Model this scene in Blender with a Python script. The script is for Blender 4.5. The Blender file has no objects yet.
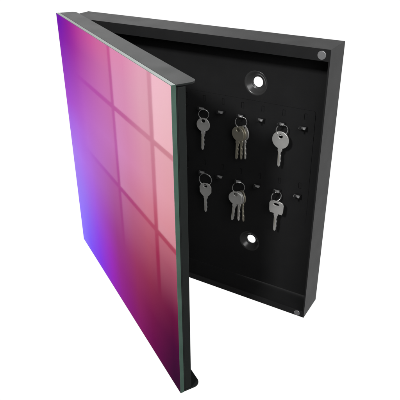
import bpy, bmesh, math, random
from mathutils import Vector, Matrix

R = math.radians
S = 0.34                      # one modelling unit (the cabinet's height) in metres
W, D, H = 1.0268, 0.127, 1.0  # cabinet width, depth, height in units
random.seed(5)
scene = bpy.context.scene

# ---------------------------------------------------------------- camera
CAM = Vector((1.5501, -1.6167, 1.4066))
cd = bpy.data.cameras.new('camera')
cam = bpy.data.objects.new('camera', cd)
scene.collection.objects.link(cam)
cam.location = CAM * S
cam.rotation_euler = (R(61.4521), R(0.3599), R(30.8335))
cd.sensor_width = 36
cd.lens = 36 * 566.879 / 400
cd.clip_start = 0.01
cd.clip_end = 200
scene.camera = cam

# ---------------------------------------------------------------- studio surround (world): a white sweep behind the cabinet, dim room behind the photographer
w = bpy.data.worlds.new('World')
scene.world = w
w.use_nodes = True
wn, wl = w.node_tree.nodes, w.node_tree.links
wn.clear()
wo = wn.new('ShaderNodeOutputWorld')
wb = wn.new('ShaderNodeBackground')
tc = wn.new('ShaderNodeTexCoord')
vn = wn.new('ShaderNodeVectorMath'); vn.operation = 'NORMALIZE'
vd = wn.new('ShaderNodeVectorMath'); vd.operation = 'DOT_PRODUCT'
vd.inputs[1].default_value = Vector((-.15, .90, -.38)).normalized()
mr = wn.new('ShaderNodeMapRange'); mr.interpolation_type = 'SMOOTHSTEP'
mr.inputs['From Min'].default_value = .52
mr.inputs['From Max'].default_value = .61
mr.inputs['To Min'].default_value = 0.07
mr.inputs['To Max'].default_value = 1.02
wl.new(tc.outputs['Generated'], vn.inputs[0])
wl.new(vn.outputs[0], vd.inputs[0])
wl.new(vd.outputs['Value'], mr.inputs['Value'])
wl.new(mr.outputs[0], wb.inputs['Strength'])
wb.inputs['Color'].default_value = (1, 1, 1, 1)
wl.new(wb.outputs[0], wo.inputs[0])

scene.view_settings.view_transform = 'Standard'
scene.view_settings.look = 'None'
scene.view_settings.exposure = 0
scene.view_settings.gamma = 1
scene.cycles.use_denoising = True
scene.cycles.max_bounces = 8
scene.cycles.sample_clamp_indirect = 4

# ---------------------------------------------------------------- lamps
TH = R(31.907)
U = Vector((math.cos(TH), -math.sin(TH), 0))     # along the open door, away from the hinge
N = Vector((-math.sin(TH), -math.cos(TH), 0))    # out of the glass front
P0 = Vector((-0.0623, 0.0144, 0))                # lower left corner of the glass front
GW, GZ0, GZ1 = 1.0425, -0.0066, 1.0062

def area(name, centre, towards, sx, sy, radiance, col=(1, 1, 1), up=Vector((0, 0, 1)), spread=180):
    d = bpy.data.lights.new(name, 'AREA')
    d.shape = 'RECTANGLE'
    d.size, d.size_y = sx * S, sy * S
    d.energy = radiance * math.pi * d.size * d.size_y
    d.color = col
    d.spread = R(spread)
    o = bpy.data.objects.new(name, d)
    scene.collection.objects.link(o)
    z = -(Vector(towards)).normalized()
    x = up.cross(z).normalized()
    y = z.cross(x)
    m = Matrix((x, y, z)).transposed().to_4x4()
    m.translation = Vector(centre) * S
    o.matrix_world = m
    return o

# key softbox, in front of the open cabinet and above it
kt = Vector((.75, 0, .5))
kd = Vector((.04, -1, .72)).normalized()
area('key_softbox', kt + kd * 4.2, -kd, .4, .4, 178.0)
kf = Vector((.80, -.90, .72)).normalized()
area('fill_softbox', kt + kf * 4.0, -kf, 2.0, 2.0, 5.2)
# overhead strip behind the cabinet that gives the top edges their sheen
td = Vector((-.52, .66, .50)).normalized()
area('rim_softbox', kt + td * 4.0 + Vector((-.7, -.3, 0)), -td, 2.4, 1.2, 1.5)
# front fill for the printed glass
fd_ = Vector((-.75, -1.0, .15)).normalized()
area('front_softbox', kt + fd_ * 4.0, -fd_, 2.6, 2.6, .5)

# unseen lamps set out as three by three window panes for the door glass to mirror
C_u = (CAM - P0).dot(U)
C_n = (CAM - P0).dot(N)
C_z = CAM.z
L = .85
def on_window(u, z):
    k = L / C_n
    return u + (u - C_u) * k, z + (z - C_z) * k
cols = [(.16, .580), (.606, .893), (.921, 1.20)]
rows = [(.825, 1.16), (.543, .808), (.27, .524)]
power = [[.14, .32, .74], [.11, .26, .52], [.05, .13, .22]]
for r, (z0, z1) in enumerate(rows):
    for c, (u0, u1) in enumerate(cols):
        a0, b0 = on_window(u0, z0)
        a1, b1 = on_window(u1, z1)
        ctr = P0 + U * ((a0 + a1) / 2) + N * L
        ctr.z = (b0 + b1) / 2
        o = area('pane_reflection_lamp', ctr, -N, a1 - a0, b1 - b0, 1.0, (1, .93, .95))
        d = o.data
        d.use_nodes = True
        nt = d.node_tree
        em = next(n for n in nt.nodes if n.type == 'EMISSION')
        em.inputs['Strength'].default_value = 10 * power[r][c]
        # emission faded towards the low end and far side, so the mirrored panes fade out
        g = nt.nodes.new('ShaderNodeNewGeometry')
        sx = nt.nodes.new('ShaderNodeSeparateXYZ')
        nt.links.new(g.outputs['Parametric'], sx.inputs[0])
        last = None
        for use, ch in ((c == 0, 'X'), (r == 2, 'Y')):
            if not use:
                continue
            mp = nt.nodes.new('ShaderNodeMapRange')
            mp.interpolation_type = 'SMOOTHSTEP'
            nt.links.new(sx.outputs[ch], mp.inputs['Value'])
            mp.inputs['To Max'].default_value = 1
            if last is None:
                last = mp.outputs[0]
                continue
            mu = nt.nodes.new('ShaderNodeMath'); mu.operation = 'MULTIPLY'
            nt.links.new(last, mu.inputs[0]); nt.links.new(mp.outputs[0], mu.inputs[1])
            last = mu.outputs[0]
        if last is not None:
            mu = nt.nodes.new('ShaderNodeMath'); mu.operation = 'MULTIPLY'
            mu.inputs[1].default_value = 10 * power[r][c]
            nt.links.new(last, mu.inputs[0])
            nt.links.new(mu.outputs[0], em.inputs['Strength'])

# ---------------------------------------------------------------- materials
def lin(c):
    return tuple(((v / 255) / 12.92 if v / 255 <= .04045 else ((v / 255 + .055) / 1.055) ** 2.4) for v in c) + (1,)

def principled(name, base, rough=.4, metal=0.0, ior=1.5, bump=0.0, bscale=900, rvar=0.0, cvar=0.0):
    m = bpy.data.materials.new(name)
    m.use_nodes = True
    nt = m.node_tree
    b = nt.nodes['Principled BSDF']
    b.inputs['Base Color'].default_value = (*base[:3], 1)
    b.inputs['Roughness'].default_value = rough
    b.inputs['Metallic'].default_value = metal
    b.inputs['IOR'].default_value = ior
    t = nt.nodes.new('ShaderNodeTexCoord')
    if bump:
        n = nt.nodes.new('ShaderNodeTexNoise')
        n.inputs['Scale'].default_value = bscale
        n.inputs['Detail'].default_value = 3
        bp = nt.nodes.new('ShaderNodeBump')
        bp.inputs['Strength'].default_value = bump
        bp.inputs['Distance'].default_value = .0003
        nt.links.new(t.outputs['Object'], n.inputs['Vector'])
        nt.links.new(n.outputs['Fac'], bp.inputs['Height'])
        nt.links.new(bp.outputs[0], b.inputs['Normal'])
    if rvar or cvar:
        n = nt.nodes.new('ShaderNodeTexNoise')
        n.inputs['Scale'].default_value = 45
        n.inputs['Detail'].default_value = 5
        nt.links.new(t.outputs['Object'], n.inputs['Vector'])
        if rvar:
            mp = nt.nodes.new('ShaderNodeMapRange')
            mp.inputs['To Min'].default_value = rough - rvar
            mp.inputs['To Max'].default_value = rough + rvar
            nt.links.new(n.outputs['Fac'], mp.inputs['Value'])
            nt.links.new(mp.outputs[0], b.inputs['Roughness'])
        if cvar:
            mx = nt.nodes.new('ShaderNodeMix'); mx.data_type = 'RGBA'
            mx.inputs['A'].default_value = (*[v * (1 - cvar) for v in base[:3]], 1)
            mx.inputs['B'].default_value = (*[v * (1 + cvar) for v in base[:3]], 1)
            nt.links.new(n.outputs['Fac'], mx.inputs['Factor'])
            nt.links.new(mx.outputs['Result'], b.inputs['Base Color'])
    return m

M_BLACK = principled('black_powder_coat', (.0185, .0185, .019), .47, ior=1.27, bump=.25, bscale=2600, rvar=.05, cvar=.12)
M_DOOR = principled('charcoal_powder_coat', (.021, .024, .023), .45, ior=1.37, bump=.25, bscale=2600, rvar=.05, cvar=.12)
M_DIMPLE = principled('lightened_black_dimple', (.05, .05, .05), .27, metal=.1)  # panel black made paler and glossier to strengthen the lit crescents
M_VOID = principled('punched_slot_black', (.004, .004, .004), .8)
M_HOOK = principled('pale_metal_hook_edge', (.6, .6, .6), .35, metal=.6)  # paler metal bar along the front edge of each hook
M_MAGNET = principled('nickel_magnet', (.62, .62, .63), .38, metal=.85, rvar=.06)
M_NICKEL = principled('nickel_key', (.92, .91, .88), .36, metal=.62, bump=.3, bscale=1500, rvar=.10, cvar=.28)
M_BRASSY = principled('aged_nickel_key', (.66, .62, .50), .34, metal=.65, bump=.3, bscale=1500, rvar=.08, cvar=.2)
M_RING = principled('steel_ring', (.85, .85, .84), .25, metal=.8)
M_EDGE = principled('cut_glass_edge', lin((86, 112, 100)), .20, rvar=.12, cvar=.35)

ART = {   # printed colours, light reflected on the glass partly worked into them: rows by height, columns by distance from the hinge side
 0.979: [(0.04, (125, 17, 187)), (0.12, (150, 29, 173)), (0.25, (191, 48, 167)), (0.4, (213, 65, 162)), (0.5, (219, 88, 162)), (0.68, (223, 113, 169)), (0.8, (233, 154, 183)), (0.96, (233, 167, 182))],
 0.914: [(0.04, (139, 29, 183)), (0.12, (155, 39, 176)), (0.25, (183, 57, 174)), (0.4, (199, 74, 172)), (0.5, (209, 92, 173)), (0.68, (217, 117, 172)), (0.8, (230, 155, 181)), (0.96, (230, 163, 176))],
 0.676: [(0.04, (169, 79, 210)), (0.12, (180, 90, 213)), (0.25, (197, 105, 217)), (0.4, (203, 106, 207)), (0.5, (206, 106, 200)), (0.68, (215, 107, 173)), (0.8, (225, 130, 165)), (0.96, (225, 131, 148))],
 0.586: [(0.04, (169, 102, 229)), (0.12, (182, 109, 233)), (0.25, (195, 114, 229)), (0.4, (198, 103, 206)), (0.5, (197, 93, 186)), (0.68, (204, 82, 147)), (0.8, (216, 101, 135)), (0.96, (213, 97, 118))],
 0.447: [(0.04, (165, 119, 237)), (0.12, (178, 118, 242)), (0.25, (187, 113, 235)), (0.4, (189, 98, 203)), (0.5, (186, 84, 171)), (0.68, (190, 68, 126)), (0.8, (192, 65, 104)), (0.96, (171, 20, 80))],
 0.298: [(0.04, (147, 113, 239)), (0.12, (155, 109, 244)), (0.25, (169, 92, 241)), (0.4, (178, 74, 202)), (0.5, (177, 68, 160)), (0.68, (181, 65, 117)), (0.8, (169, 56, 95)), (0.96, (127, 23, 76))],
 0.159: [(0.04, (133, 101, 244)), (0.12, (132, 90, 249)), (0.25, (147, 59, 247)), (0.4, (174, 42, 212)), (0.5, (173, 47, 162)), (0.68, (166, 45, 113)), (0.8, (140, 26, 90)), (0.96, (89, 8, 68))],
 0.040: [(0.04, (119, 90, 245)), (0.12, (116, 58, 252)), (0.25, (135, 16, 249)), (0.4, (170, 10, 211)), (0.5, (169, 32, 168)), (0.68, (157, 30, 119)), (0.8, (125, 8, 91)), (0.96, (69, 8, 60))],
}
def art_material():
    m = bpy.data.materials.new('printed_glass')
    m.use_nodes = True
    nt = m.node_tree
    b = nt.nodes['Principled BSDF']
    t = nt.nodes.new('ShaderNodeTexCoord')
    s = nt.nodes.new('ShaderNodeSeparateXYZ')
    nt.links.new(t.outputs['Object'], s.inputs[0])
    def scaled(sock, k):
        q = nt.nodes.new('ShaderNodeMath'); q.operation = 'MULTIPLY'
        q.inputs[1].default_value = k
        nt.links.new(sock, q.inputs[0])
        return q.outputs[0]
    u = scaled(s.outputs['X'], 1 / (GW * S))
    z = scaled(s.outputs['Z'], 1 / (GZ1 * S))
    prev = None
    ks = sorted(ART)
    for i, k in enumerate(ks):
        rp = nt.nodes.new('ShaderNodeValToRGB')
        rp.color_ramp.interpolation = 'LINEAR'
        stops = ART[k]
        while len(rp.color_ramp.elements) < len(stops):
            rp.color_ramp.elements.new(.5)
        for e, (p, c) in zip(rp.color_ramp.elements, stops):
            e.position = p
        for e, (p, c) in zip(rp.color_ramp.elements, stops):
            e.color = lin(c)
        nt.links.new(u, rp.inputs[0])
        if prev is None:
            prev = rp.outputs[0]
            continue
        mp = nt.nodes.new('ShaderNodeMapRange')
        mp.inputs['From Min'].default_value = ks[i - 1]
        mp.inputs['From Max'].default_value = k
        nt.links.new(z, mp.inputs['Value'])
        mx = nt.nodes.new('ShaderNodeMix'); mx.data_type = 'RGBA'
        nt.links.new(mp.outputs[0], mx.inputs['Factor'])
        nt.links.new(prev, mx.inputs['A'])
        nt.links.new(rp.outputs[0], mx.inputs['B'])
        prev = mx.outputs['Result']
    nt.links.new(prev, b.inputs['Base Color'])
    b.inputs['Roughness'].default_value = .028
    b.inputs['IOR'].default_value = 1.088
    return m
M_ART = art_material()

# ---------------------------------------------------------------- helpers
def link(name, bm, mats, parent=None, bevel=0.0, smooth=False, seg=2):
    bmesh.ops.recalc_face_normals(bm, faces=bm.faces)
    me = bpy.data.meshes.new(name)
    for v in bm.verts:
        v.co *= S
    bm.to_mesh(me)
    bm.free()
    for m in (mats if isinstance(mats, (list, tuple)) else [mats]):
        me.materials.append(m)
    o = bpy.data.objects.new(name, me)
    scene.collection.objects.link(o)
    if parent:
        o.parent = parent
    if smooth:
        for p in me.polygons:
            p.use_smooth = True
    if bevel:
        b = o.modifiers.new('bevel', 'BEVEL')
        b.width = bevel * S
        b.segments = seg
        b.limit_method = 'ANGLE'
        b.angle_limit = R(35)
        b.harden_normals = True
    return o

def empty(name, loc, label, cat, group=None, parent=None):
    o = bpy.data.objects.new(name, None)
    o.empty_display_size = .02
    scene.collection.objects.link(o)
    o.location = Vector(loc) * S
    if label:
        o['label'] = label
    if cat:
        o['category'] = cat
    if group:
        o['group'] = group
    return o

def box(bm, x0, x1, y0, y1, z0, z1, mi=0):
    vs = [bm.verts.new((x, y, z)) for x in (x0, x1) for y in (y0, y1) for z in (z0, z1)]
    fs = []
    for q in ((0, 1, 3, 2), (4, 6, 7, 5), (0, 4, 5, 1), (2, 3, 7, 6), (0, 2, 6, 4), (1, 5, 7, 3)):
        f = bm.faces.new([vs[i] for i in q]); f.material_index = mi; fs.append(f)
    return fs

def prism(bm, pts, axis, a, b):
    """extrude a closed 2-D outline between a and b along an axis ('x','y','z')"""
    def v(p, t):
        return {'x': (t, p[0], p[1]), 'y': (p[0], t, p[1]), 'z': (p[0], p[1], t)}[axis]
    A = [bm.verts.new(v(p, a)) for p in pts]
    B = [bm.verts.new(v(p, b)) for p in pts]
    n = len(pts)
    bm.faces.new(A); bm.faces.new(B[::-1])
    for i in range(n):
        bm.faces.new((A[i], B[i], B[(i + 1) % n], A[(i + 1) % n]))

def sheet_with_holes(bm, outer, holes, y0, y1):
    """flat plate in the xz plane, y0..y1, from an outline and hole outlines (triangle filled)"""
    for y in (y0, y1):
        edges = []
        for loop in [outer] + holes:
            vs = [bm.verts.new((p[0], y, p[1])) for p in loop]
            for i in range(len(vs)):
                edges.append(bm.edges.new((vs[i], vs[(i + 1) % len(vs)])))
        bmesh.ops.triangle_fill(bm, edges=edges, use_beauty=True)
    bm.verts.ensure_lookup_table()
    n = sum(len(l) for l in [outer] + holes)
    k = 0
    for loop in [outer] + holes:
        m = len(loop)
        for i in range(m):
            j = (i + 1) % m
            bm.faces.new((bm.verts[k + i], bm.verts[k + j], bm.verts[n + k + j], bm.verts[n + k + i]))
        k += m

def circle(cx, cz, r, n=48, rz=None):
    rz = rz or r
    return [(cx + r * math.cos(2 * math.pi * i / n), cz + rz * math.sin(2 * math.pi * i / n)) for i in range(n)]

def rounded(x0, x1, z0, z1, r, n=6):
    pts = []
    for cx, cz, a in ((x1 - r, z1 - r, 0), (x0 + r, z1 - r, 90), (x0 + r, z0 + r, 180), (x1 - r, z0 + r, 270)):
        for i in range(n + 1):
            t = R(a + 90 * i / n)
            pts.append((cx + r * math.cos(t), cz + r * math.sin(t)))
    return pts

def torus(bm, centre, rad, r, yaw=0.0, tilt=0.0, turns=1.0, n=40, m=8, pitch=0.0, squash=1.0):
    mat = Matrix.Translation(centre) @ Matrix.Rotation(yaw, 4, 'Z') @ Matrix.Rotation(tilt, 4, 'Y')
    k = int(n * turns)
    ringv = []
    for i in range(k + 1):
        t = 2 * math.pi * i / n + 1.0
        row = []
        for j in range(m):
            s = 2 * math.pi * j / m
            rr = rad + r * math.cos(s)
            p = Vector((rr * math.cos(t) * squash, r * math.sin(s) + pitch * i / n, rr * math.sin(t)))
            row.append(bm.verts.new(mat @ p))
        ringv.append(row)
    for i in range(k):
        for j in range(m):
            bm.faces.new((ringv[i][j], ringv[i][(j + 1) % m], ringv[i + 1][(j + 1) % m], ringv[i + 1][j]))
    bm.faces.new(ringv[0]); bm.faces.new(ringv[-1][::-1])

# ---------------------------------------------------------------- the cabinet
cabinet = empty('key_cabinet', (0, 0, 0), 'open black metal wall cabinet for keys with a glossy pink and violet glass door', 'key cabinet')

T = .0045
LT, LB = .0362, .0257         # inward lips, top and bottom
YB = .116                     # front face of the back panel
bm = bmesh.new()
# one folded sheet: back flange > outer face > front lip > inner face, mitred round the four corners
ins = {'l': T + .0005, 'r': T + .0005, 't': LT, 'b': LB}
def ring(il, ir, ib, it, y):
    return [bm.verts.new(p) for p in ((il, y, ib), (W - ir, y, ib), (W - ir, y, H - it), (il, y, H - it))]
loops = [ring(0, 0, 0, 0, D), ring(0, 0, 0, 0, 0), ring(ins['l'], ins['r'], ins['b'], ins['t'], 0),
         ring(ins['l'], ins['r'], ins['b'], ins['t'], T), ring(T, T, T, T, T), ring(T, T, T, T, D)]
for a, b in zip(loops, loops[1:] + loops[:1]):
    for i in range(4):
        bm.faces.new((a[i], a[(i + 1) % 4], b[(i + 1) % 4], b[i]))
# floor ends at the back panel so that the seam lets light through
case = link('case', bm, M_BLACK, cabinet, bevel=.0030, seg=3)

# back panel with two hanging holes on each side, countersunk dimples pressed into it
HX, HZ = .735, (.826, .182)
holes = [(x, z) for x in (HX, W - HX) for z in HZ]
RIM, HOLE, DEEP = .044, .0185, .0195
bm = bmesh.new()
rp = [circle(x, z, RIM) for x, z in holes]
x0, x1, zt = T + .0003, W - T - .0003, H - T - .0003
outer = [(x0, T + .0004), (.66, T + .0004), (W * .80, T + .0030), (x1, T + .0040), (x1, zt), (x0, zt)]
sheet_with_holes(bm, outer, rp, YB, YB + .003)
panel = link('back_panel', bm, M_BLACK, cabinet)
for x, z in holes:
    bm = bmesh.new()
    prof = [(RIM, YB + .0002), (RIM - .004, YB + .0008), (RIM - .008, YB + .003), (HOLE + .008, YB + DEEP - .003),
            (HOLE + .004, YB + DEEP - .0005), (HOLE, YB + DEEP), (HOLE, YB + DEEP + .003), (RIM + .001, YB + .0032)]
    n = 56
    rr = [[bm.verts.new((x + r * math.cos(2 * math.pi * i / n), y, z + r * math.sin(2 * math.pi * i / n))) for i in range(n)] for r, y in prof]
    for a, b in zip(rr, rr[1:] + rr[:1]):
        for i in range(n):
            bm.faces.new((a[i], a[(i + 1) % n], b[(i + 1) % n], b[i]))
    o = link('mounting_hole', bm, M_DIMPLE, panel, smooth=True)

# hook plate, slots and hooks
PY = YB - .0045
HOOKS = [(.927 - .079 * k, z) for z in (.707, .448) for k in range(11)]
bm = bmesh.new()
slots = [rounded(x - .0055, x + .0055, z + .022, z + .045, .002, 2) for x, z in HOOKS]
sheet_with_holes(bm, rounded(W - .960, .960, .33, .7645, .010), slots, PY, YB - .0002)
for v in bm.verts:                                  # the plate lies closer to the panel towards its foot
    if v.co.y < YB - .002:
        v.co.y = YB - .0045 if v.co.z > .48 else YB - .0009 - .0036 * max(0, (v.co.z - .33) / .15)
plate = link('hook_plate', bm, M_BLACK, cabinet)
proto = None
for x, z in HOOKS:
    if proto is None:
        bm = bmesh.new()
        # side profile (y, z): tongue leaves the plate, runs out and turns up at its tip
        wd = .0115
        box(bm, -wd, wd, -.0255, .0005, -.0022, .0010)                       # tongue
        prism(bm, [(-.0257, -.0018), (-.0257, .0006), (-.036, .0006), (-.041, .003), (-.0415, .015), (-.0445, .0165),
                   (-.0462, .015), (-.0455, .001), (-.041, -.0018)], 'x', -.0034, .0034)   # upturned prong
        proto = link('hook', bm, M_BLACK, plate, bevel=.0009, seg=2)
        bm = bmesh.new()
        prism(bm, [(-.0190, .0012), (-.0262, -.0026), (-.0285, -.0022), (-.0285, .0022), (-.0250, .0042), (-.0190, .0045)], 'x', -wd, wd)
        lip = link('hook_edge', bm, M_HOOK, proto, bevel=.0006, seg=2)
        o = proto
    else:
        o = proto.copy(); scene.collection.objects.link(o); o.parent = plate
        q = lip.copy(); scene.collection.objects.link(q); q.parent = o
    o.location = Vector((x, PY, z)) * S

# magnets in the lips
for x, z, r in ((1.0, .981, .0132), (1.0, .0128, .0112), (W - 1.0, .981, .0132), (W - 1.0, .0128, .0112)):
    bm = bmesh.new()
    prism(bm, circle(x, z, r, 40), 'y', -.0022, .001)
    link('magnet', bm, M_MAGNET, cabinet, bevel=.0008)

# ---------------------------------------------------------------- the door (a part of the cabinet): local x runs along the door, local y into the cabinet
GT, TD, FD = .0130, .0395, .0745
bm = bmesh.new()
e = .0018
fy0 = GT + .0003
# face sheet, side walls
box(bm, e, GW - e, fy0, fy0 + .005, GZ0 + .0075, GZ1 - .0075)
box(bm, GW - e - .0052, GW - e - .0002, fy0 + .0052, TD, GZ0 + .0082, GZ1 - .0082)
# top and bottom flanges with rounded inner corners
def flange(z0, z1):
    r = .024
    pts = [(e * .4, fy0 + .0001), (GW - e * .4, fy0 + .0001)]
    for i in range(9):
        t = R(90 * i / 8)
        pts.append((GW - e - r + r * math.cos(t), FD - r + r * math.sin(t)))
    for i in range(9):
        t = R(90 + 90 * i / 8)
        pts.append((e + r + r * math.cos(t), FD - r + r * math.sin(t)))
    prism(bm, pts, 'z', z0, z1)
flange(GZ1 - .0050, GZ1 - .0004)
flange(GZ0 + .0004, GZ0 + .0050)
door = link('door', bm, M_DOOR, cabinet, bevel=.0012)
door.location = P0 * S
door.rotation_euler = (0, 0, -TH)
bm = bmesh.new()
fs = box(bm, 0, GW, 0, GT, GZ0, GZ1)
for f in fs:
    f.material_index = 0 if abs(f.calc_center_median().y) < 1e-6 else 1
glass = link('glass_panel', bm, [M_ART, M_EDGE], door)
glass['label'] = 'glossy printed glass front fading from violet to pink'
b = glass.modifiers.new('bevel', 'BEVEL'); b.width = .0011 * S; b.segments = 2; b.limit_method = 'ANGLE'; b.material = 1; b.harden_normals = True
# hinge pins between flanges and case
for z0, z1 in ((H - .004, GZ1 - .0048), (GZ0 + .0048, .004)):
    bm = bmesh.new()
    prism(bm, [(.066 + a, .034 + c) for a, c in circle(0, 0, .007, 24)], 'z', z0, z1)
    link('hinge_pin', bm, M_DOOR, door)

# ---------------------------------------------------------------- keys
def key_outline(kind, hr):
    """outline of bow and blade in (x, z); z = 0 at the centre of the bow, blade downwards"""
    bl = .1 if kind != 'hex' else .1
    tip = -.100
    wb = .0070
    if kind == 'square':
        bow = [(-.0085, -.026), (-.0240, -.026), (-.0275, -.016), (-.0290, .012), (-.0245, .0215), (-.012, .0255), (.012, .0255),
               (.0245, .0215), (.0290, .012), (.0275, -.016), (.0240, -.026), (.0105, -.026)]
        bow = bow[::-1]
        top = bow                                   # right side first, clockwise reversed below
        right_start = bow[0]
        pts = bow[:]
        neck = -.026
    elif kind == 'hex':
        pts = [(.0095, -.030), (.016, -.024), (.0240, -.012), (.0245, .010), (.018, .022), (.008, .0265), (-.008, .0265), (-.018, .022),
               (-.0245, .010), (-.0240, -.012), (-.016, -.024), (-.0095, -.030)]
        neck = -.030
    else:
        a0 = math.asin(wb / hr)
        n = 36
        pts = []
        for i in range(n + 1):
            t = -math.pi / 2 + a0 + (2 * math.pi - 2 * a0) * i / n
            pts.append((hr * math.cos(t), hr * math.sin(t)))
        neck = -hr
    # left edge of the blade, downwards; collar first
    pts += [(-.0082, neck - .002), (-.0082, neck - .009), (-.0064, neck - .010), (-.0060, tip + .006), (-.0030, tip), (.0012, tip), (.0040, tip + .006)]
    # cuts up the right edge
    z = tip + .009
    cut = [.0038, .0056, .0044, .0053, .0036, .0056]
    k = 0
    while z < neck - .016:
        pts.append((cut[k % 6], z)); z += .0062
        pts.append((cut[k % 6], z)); z += .0030
        k += 1
    pts += [(.0062, neck - .010), (.0085, neck - .009), (.0085, neck - .002)]
    return pts

def make_key(name, kind, hr, mat, parent, x, y, z, yaw=0.0, lean=0.0, hole=(0, .0165, .0058, .0052), thick=.0045):
    bm = bmesh.new()
    holes_ = [circle(hole[0], hole[1], hole[2], 20, hole[3])]
    sheet_with_holes(bm, key_outline(kind, hr), holes_, -thick / 2, thick / 2)
    o = link(name, bm, mat, parent, bevel=.0010, seg=2)
    # milled groove along the blade
    o.rotation_euler = (0, lean, yaw)
    o.location = Vector((x, y, z)) * S
    bm = bmesh.new()
    nk = -hr if kind == 'round' else -.03
    for s in (-1, 1):
        box(bm, -.0035, -.0012, s * thick / 2 - .0003, s * thick / 2 + .0003, -.094, nk - .012)
    g = link('groove', bm, M_BRASSY, o)
    return o

RY = PY - .030                 # plane in which the rings hang on the hooks
def key_set(label, hx, hz, ring_r, keys, cat, name, group, ryaw=.35, squash=1.0):
    """keys: list of (kind, bow radius, material, dx, dz, yaw, lean, hole)"""
    t = empty(name, (hx, RY, hz), label, cat, group)
    bm = bmesh.new()
    cz = .0010 - ring_r + .001
    torus(bm, Vector((0, 0, cz)), ring_r, .00125, yaw=ryaw, turns=1.9, pitch=.0018, squash=squash)
    link('split_ring', bm, M_RING, t, smooth=True)
    for kind, hr, mat, dx, dy, dz, yaw, lean, hole in keys:
        make_key('key', kind, hr, mat, t, dx, dy, dz, yaw, lean, hole)
    return t

G = 'keys hanging on the hooks inside the cabinet'
h0 = (0, .0150, .0075, .0070)
Z1, Z2 = .707, .448
key_set('single round headed key on the upper row nearest the open door', .5325 + .014, Z1, .0190,
        [('round', .0265, M_NICKEL, .001, -.004, -.0555, .10, .02, h0)], 'key', 'hanging_key', G)
key_set('bunch of three dull round headed keys fanned out on the upper row', .690 + .010, Z1, .0205,
        [('round', .0270, M_BRASSY, -.005, -.010, -.060, -.20, .04, h0),
         ('round', .0270, M_BRASSY, .0045, -.002, -.0595, -.42, -.03, h0),
         ('round', .0270, M_NICKEL, .0130, .006, -.058, -.55, -.10, h0)], 'keys', 'key_bunch', G)
key_set('largest round headed key, brightest one, at the right of the upper row', .849 + .008, Z1, .0200,
        [('round', .0315, M_NICKEL, -.001, -.004, -.0525, -.05, .0, (0, .0135, .0080, .0074))], 'key', 'hanging_key', G, ryaw=.5)
key_set('key with small angular head on a wide ring, lower row beside the door', .5325 + .020, Z2, .0255,
        [('hex', .026, M_NICKEL, .004, -.004, -.0620, .15, -.02, h0)], 'key', 'hanging_key', G, ryaw=.15)
key_set('bunch of three round headed keys, the front one pale, on the lower row', .690 + .008, Z2, .0230,
        [('round', .0270, M_NICKEL, -.006, -.012, -.0600, .10, .10, h0),
         ('round', .0260, M_NICKEL, .0060, -.003, -.0600, -.38, -.01, h0),
         ('round', .0260, M_BRASSY, .0145, .005, -.0585, -.62, -.17, h0)], 'keys', 'key_bunch', G, ryaw=.5)
key_set('key with squared head and wide slot at the right of the lower row', .849 + .004, Z2, .0195,
        [('square', .029, M_NICKEL, .004, -.004, -.0580, -.05, .01, (0, .0120, .0120, .0050))], 'key', 'hanging_key', G, ryaw=.8)
